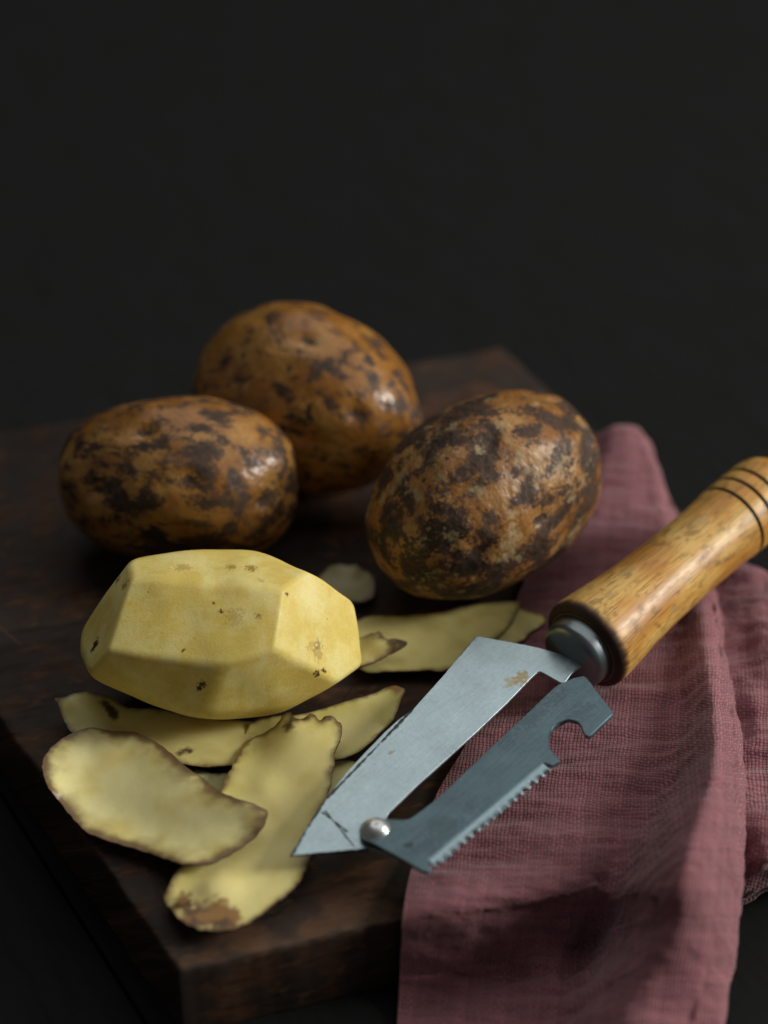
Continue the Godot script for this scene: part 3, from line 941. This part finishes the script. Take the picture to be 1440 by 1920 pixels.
	peeling("potato_peel", "long peel lying just before the peeled potato, two black marks at its left end", [[-103.9, 9.0, 107.2], [-101.3, 10.0, 107.4], [-98.3, 10.0, 105.7], [-94.6, 9.0, 103.8], [-88.6, 6.0, 103.0], [-84.5, 5.0, 104.9], [-81.2, 5.0, 107.2], [-72.2, 5.0, 107.8], [-61.3, 5.0, 110.2], [-48.7, 5.0, 112.4], [-42.0, 5.0, 113.7], [-34.4, 5.0, 115.7], [-34.0, 5.0, 127.3], [-42.5, 5.0, 132.9], [-49.5, 5.0, 133.8], [-56.4, 5.0, 134.3], [-61.7, 5.0, 133.1], [-68.9, 5.0, 129.8], [-79.6, 5.0, 127.3], [-90.5, 5.0, 122.2], [-97.9, 5.0, 118.9], [-100.9, 6.0, 114.2], [-102.8, 8.0, 109.8]], [], {"rim": 1.0, "bowl": -0.8, "ragged": 0.5, "flesh": Color(0.70, 0.58, 0.20), "spots": [[-86.0, 2.2, 110.1], [-84.9, 2.0, 111.9], [-87.0, 1.6, 108.4], [-88.2, 1.5, 106.6], [-61.5, 1.6, 127.3], [-63.1, 1.5, 128.0], [-60.3, 1.4, 127.8]]}, 1021)
	peeling("potato_peel", "pointed peel between the peeled potato and the steel blade, its dry tip curled up", [[-41.7, 6.0, 115.5], [-34.4, 8.0, 114.4], [-27.3, 9.0, 114.8], [-20.2, 9.0, 112.5], [-12.3, 9.5, 109.3], [-3.4, 10.5, 106.6], [1.0, 11.0, 104.5], [3.7, 13.0, 105.0], [6.6, 12.0, 106.0], [5.9, 10.0, 108.3], [2.8, 7.0, 115.3], [0.1, 5.0, 117.6], [-3.4, 5.0, 122.4], [-8.6, 5.0, 128.3], [-14.7, 5.0, 131.1], [-25.1, 5.0, 133.6], [-33.8, 5.0, 132.9], [-40.9, 5.0, 129.8], [-43.9, 5.0, 122.2]], [], {"rim": 0.5, "bowl": 0.9, "ragged": 0.25, "flesh": Color(0.70, 0.60, 0.19), "spots": [[3.4, 3.4, 104.0]]}, 1031)
	peeling("potato_peel", "pale peel mostly hidden beneath the crossed front peelings", [[-61.6, 1.9, 130.6], [-56.6, 1.9, 132.3], [-51.3, 1.9, 133.8], [-42.7, 1.9, 131.6], [-29.6, 1.9, 129.7], [-14.8, 1.9, 128.0], [-9.1, 1.9, 128.8], [-7.7, 1.9, 134.1], [-12.8, 1.9, 141.6], [-19.6, 1.9, 148.9], [-30.6, 1.9, 153.8], [-41.9, 1.9, 151.3], [-50.9, 1.9, 142.8], [-55.5, 1.9, 137.8]], [], {"rim": 0.4, "bowl": 0.1, "thick": 1.0, "flesh": Color(0.72, 0.66, 0.36)}, 1041)
	peeling("potato_peel", "broad peel behind the blade's square end, lying in front of the earthy potato", [[-12.9, 5.0, 67.6], [-8.0, 5.0, 63.9], [-3.7, 5.0, 62.0], [6.1, 5.0, 62.0], [18.4, 5.0, 60.3], [27.1, 5.0, 57.4], [36.4, 5.0, 55.3], [43.2, 5.0, 54.8], [45.5, 6.0, 56.5], [44.5, 5.0, 59.1], [42.1, 5.0, 65.7], [38.9, 5.0, 71.4], [32.6, 5.0, 78.7], [26.4, 5.0, 85.1], [19.1, 5.0, 89.8], [14.3, 5.0, 89.3], [8.3, 5.0, 89.8], [1.1, 5.0, 89.9], [-3.6, 5.0, 90.7], [-7.8, 5.0, 88.9], [-12.1, 5.0, 80.6]], [], {"rim": 0.9, "bowl": -0.5, "flesh": Color(0.66, 0.57, 0.21)}, 1051)
	peeling("potato_peel", "short peel end tucked between the broad rear peel and the knife ferrule", [[43.7, 4.0, 57.2], [48.6, 4.0, 58.9], [52.8, 4.0, 60.8], [53.2, 4.0, 64.6], [48.7, 4.0, 69.3], [44.9, 4.0, 73.9], [39.9, 4.0, 77.6], [35.0, 4.0, 77.6], [36.5, 4.0, 71.1], [39.8, 4.0, 64.6]], [], {"rim": 0.5, "bowl": 0.0, "flesh": Color(0.60, 0.52, 0.24)}, 1061)
	peeling("potato_peel", "small peel scrap with a frayed brown end, just right of the peeled potato", [[-9.7, 8.0, 78.5], [-7.3, 8.0, 76.7], [-3.7, 8.0, 75.4], [-1.5, 12.0, 78.0], [-0.5, 12.0, 79.5], [0.1, 11.0, 80.6], [1.4, 11.0, 81.3], [2.6, 12.0, 81.1], [3.7, 11.0, 81.3], [5.0, 12.0, 81.5], [7.3, 12.0, 83.0], [6.4, 10.0, 84.5], [2.3, 8.0, 85.8], [-2.4, 8.0, 88.5], [-6.6, 8.0, 90.5], [-9.6, 8.0, 89.9]], [], {"rim": 1.2, "bowl": 0.3, "ragged": 0.7, "thick": 1.3, "spots": [[-0.9, 2.7, 79.8], [2.6, 2.7, 82.7], [6.0, 2.7, 83.0], [4.8, 2.0, 82.2]]}, 1071)
	peeling("potato_peel", "round dim scrap of peel in the shade between the unpeeled potatoes", [[-22.6, 4.0, 42.4], [-20.1, 4.0, 37.7], [-17.0, 4.0, 34.5], [-14.5, 7.0, 36.8], [-10.1, 7.0, 37.7], [-5.1, 4.0, 38.3], [-3.0, 4.0, 44.4], [-3.8, 4.0, 51.2], [-8.1, 4.0, 53.9], [-16.2, 4.0, 52.2], [-21.2, 4.0, 48.3]], [], {"rim": 0.8, "bowl": 0.3, "flesh": Color(0.36, 0.32, 0.18), "pale": Color(0.40, 0.37, 0.22)}, 1081)
	cloth()
	knife()

func cloth() -> void:
	var t := thing("linen_cloth", "crumpled mauve linen cloth draped over the right side of the board", "cloth")
	var m := linen(Color(0.565, 0.365, 0.395), 81)
	part("upper_layer", cloth_sheet([[[70.7, -6.0, -32.8], [76.5, -6.0, -42.6], [83.7, -8.0, -51.2], [90.0, -10.0, -55.2], [94.3, -12.0, -55.3], [97.2, -16.0, -58.3], [99.2, -20.0, -60.7], [99.2, -28.0, -63.7]],
		[[69.1, 2.0, -28.0], [75.2, 9.0, -30.4], [80.5, 14.0, -30.7], [85.8, 15.0, -31.3], [89.8, 13.5, -32.1], [93.1, 11.0, -31.3], [96.1, 5.0, -32.9], [98.5, -10.0, -45.3]],
		[[59.8, 2.0, 2.6], [68.2, 6.0, -1.4], [76.5, 9.0, -2.1], [85.0, 10.0, -3.9], [91.7, 9.5, -5.2], [96.9, 8.0, -3.4], [100.9, 1.0, -5.4], [103.3, -14.0, -16.4]],
		[[50.1, 1.5, 31.5], [61.8, 4.0, 31.7], [72.8, 5.0, 30.0], [83.8, 6.0, 28.4], [93.1, 7.0, 25.3], [99.6, 7.0, 23.8], [105.4, 1.0, 18.6], [107.9, -12.0, 10.5]],
		[[42.7, 1.5, 56.8], [56.8, 3.0, 58.6], [71.0, 4.0, 58.4], [83.4, 5.0, 56.9], [94.2, 6.0, 54.5], [104.4, 10.0, 52.6], [110.5, 5.0, 47.1], [110.8, -1.0, 46.9]],
		[[36.2, 1.5, 91.5], [50.0, 3.0, 90.6], [65.3, 5.0, 91.5], [79.9, 7.0, 89.9], [93.8, 8.0, 87.9], [103.6, 14.0, 90.1], [111.0, 6.0, 83.0], [110.4, 1.0, 84.4]],
		[[25.1, 1.5, 121.5], [41.8, 3.5, 121.2], [60.2, 5.0, 120.4], [77.6, 6.5, 120.0], [92.6, 8.0, 119.2], [101.8, 20.0, 129.3], [111.2, 8.0, 123.6], [110.6, 1.0, 123.9]],
		[[15.5, 1.5, 144.1], [32.6, 3.5, 145.0], [53.7, 5.0, 146.5], [70.9, 4.5, 146.0], [84.7, 5.0, 146.5], [97.1, 26.0, 160.2], [108.9, 9.0, 150.6], [108.4, 1.0, 150.3]],
		[[9.6, 2.0, 166.7], [25.5, 3.5, 167.3], [45.3, 4.5, 170.0], [63.6, 5.5, 169.2], [75.6, 5.5, 167.9], [90.6, 28.0, 182.2], [106.3, 8.0, 172.1], [106.6, -6.0, 165.5]],
		[[5.7, 6.4, 194.2], [21.7, 6.3, 191.6], [39.9, 2.9, 186.7], [56.6, 1.1, 183.3], [67.9, -0.7, 180.7], [84.6, 25.0, 199.4], [103.6, 3.0, 188.9], [103.8, -10.0, 183.1]],
		[[5.0, -6.3, 197.1], [21.1, -6.4, 195.0], [38.7, -11.5, 189.2], [53.1, -20.1, 183.4], [61.7, -23.2, 181.7], [80.3, 11.0, 206.8], [100.8, -4.0, 203.3], [101.6, -20.0, 193.5]],
		[[4.4, -22.3, 199.4], [20.5, -22.3, 197.2], [35.8, -25.6, 192.2], [48.1, -23.0, 198.7], [55.3, -22.0, 202.1], [75.0, 0.0, 215.1], [97.3, -9.0, 217.1], [97.8, -24.0, 208.1]],
		[[3.7, -26.0, 214.4], [19.5, -24.0, 212.1], [33.4, -22.0, 213.9], [41.1, -23.5, 216.6], [50.2, -23.0, 219.0], [69.3, -6.0, 229.6], [93.6, -14.0, 230.5], [93.0, -25.0, 225.2]],
		[[2.7, -26.5, 248.8], [18.8, -26.0, 247.3], [30.8, -26.0, 247.3], [36.8, -26.5, 248.8], [43.4, -26.5, 250.7], [61.5, -10.0, 258.3], [86.0, -16.0, 259.0], [84.2, -26.0, 254.7]]], 300, 420, 91, 2.1, 0.7), m, t)
	part("lower_layer", cloth_sheet([[[105.4, -20.0, -10.0], [115.3, -18.0, 4.6], [126.9, -20.0, 12.6], [135.0, -22.0, 17.5], [148.6, -24.0, 29.6], [161.0, -24.0, 46.5]],
		[[101.5, 1.5, 16.9], [111.7, 2.0, 24.9], [122.0, 3.0, 31.0], [130.3, 2.0, 37.8], [143.0, 2.0, 51.9], [154.5, 2.0, 71.0]],
		[[102.2, 1.5, 48.5], [111.1, 2.0, 49.1], [119.3, 4.0, 54.3], [127.4, 6.0, 59.4], [140.7, 4.0, 68.0], [153.0, 2.0, 81.6]],
		[[102.9, 1.5, 78.4], [111.5, 2.0, 79.0], [118.1, 3.0, 81.4], [126.2, 6.5, 84.1], [139.0, 5.0, 92.8], [152.1, 2.0, 99.7]],
		[[103.8, 1.5, 104.2], [112.2, 2.0, 104.8], [118.4, 5.0, 108.0], [127.1, 4.0, 106.9], [137.6, 4.0, 116.9], [150.1, 2.0, 124.5]],
		[[103.0, 1.5, 128.8], [111.0, 2.0, 131.7], [117.4, 3.0, 132.7], [123.8, 4.0, 133.8], [134.7, 4.0, 138.5], [149.3, 2.0, 141.1]],
		[[100.0, 5.0, 155.7], [107.7, 7.0, 157.7], [114.0, 8.0, 157.6], [120.6, 8.0, 156.5], [133.9, 8.0, 153.1], [149.0, 8.0, 149.6]],
		[[97.8, -5.7, 169.8], [107.6, -5.7, 168.7], [113.3, 0.2, 170.0], [119.9, 0.2, 167.8], [133.5, -0.9, 163.4], [148.7, -1.4, 158.4]],
		[[99.0, -18.8, 168.4], [108.7, -17.6, 167.3], [114.9, -12.8, 166.3], [121.6, -12.8, 164.1], [135.4, -14.0, 159.6], [150.9, -14.5, 154.5]],
		[[100.3, -27.7, 162.2], [110.6, -29.6, 159.3], [117.1, -25.4, 157.2], [123.9, -24.7, 154.9], [137.9, -25.9, 150.4], [153.7, -26.5, 145.2]]], 120, 260, 95, 2.2, 0.7), m, t)

func window_light(called: String, from: Vector3, to: Vector3, size: Vector2, energy: float, tint: Color) -> void:
	var l := AreaLight3D.new()
	l.name = called
	l.area_size = size
	l.area_normalize_energy = true
	l.light_energy = energy
	l.light_color = tint
	l.shadow_enabled = true
	l.area_range = 8.0
	l.area_attenuation = 2.0
	add_child(l)
	l.look_at_from_position(from, to)
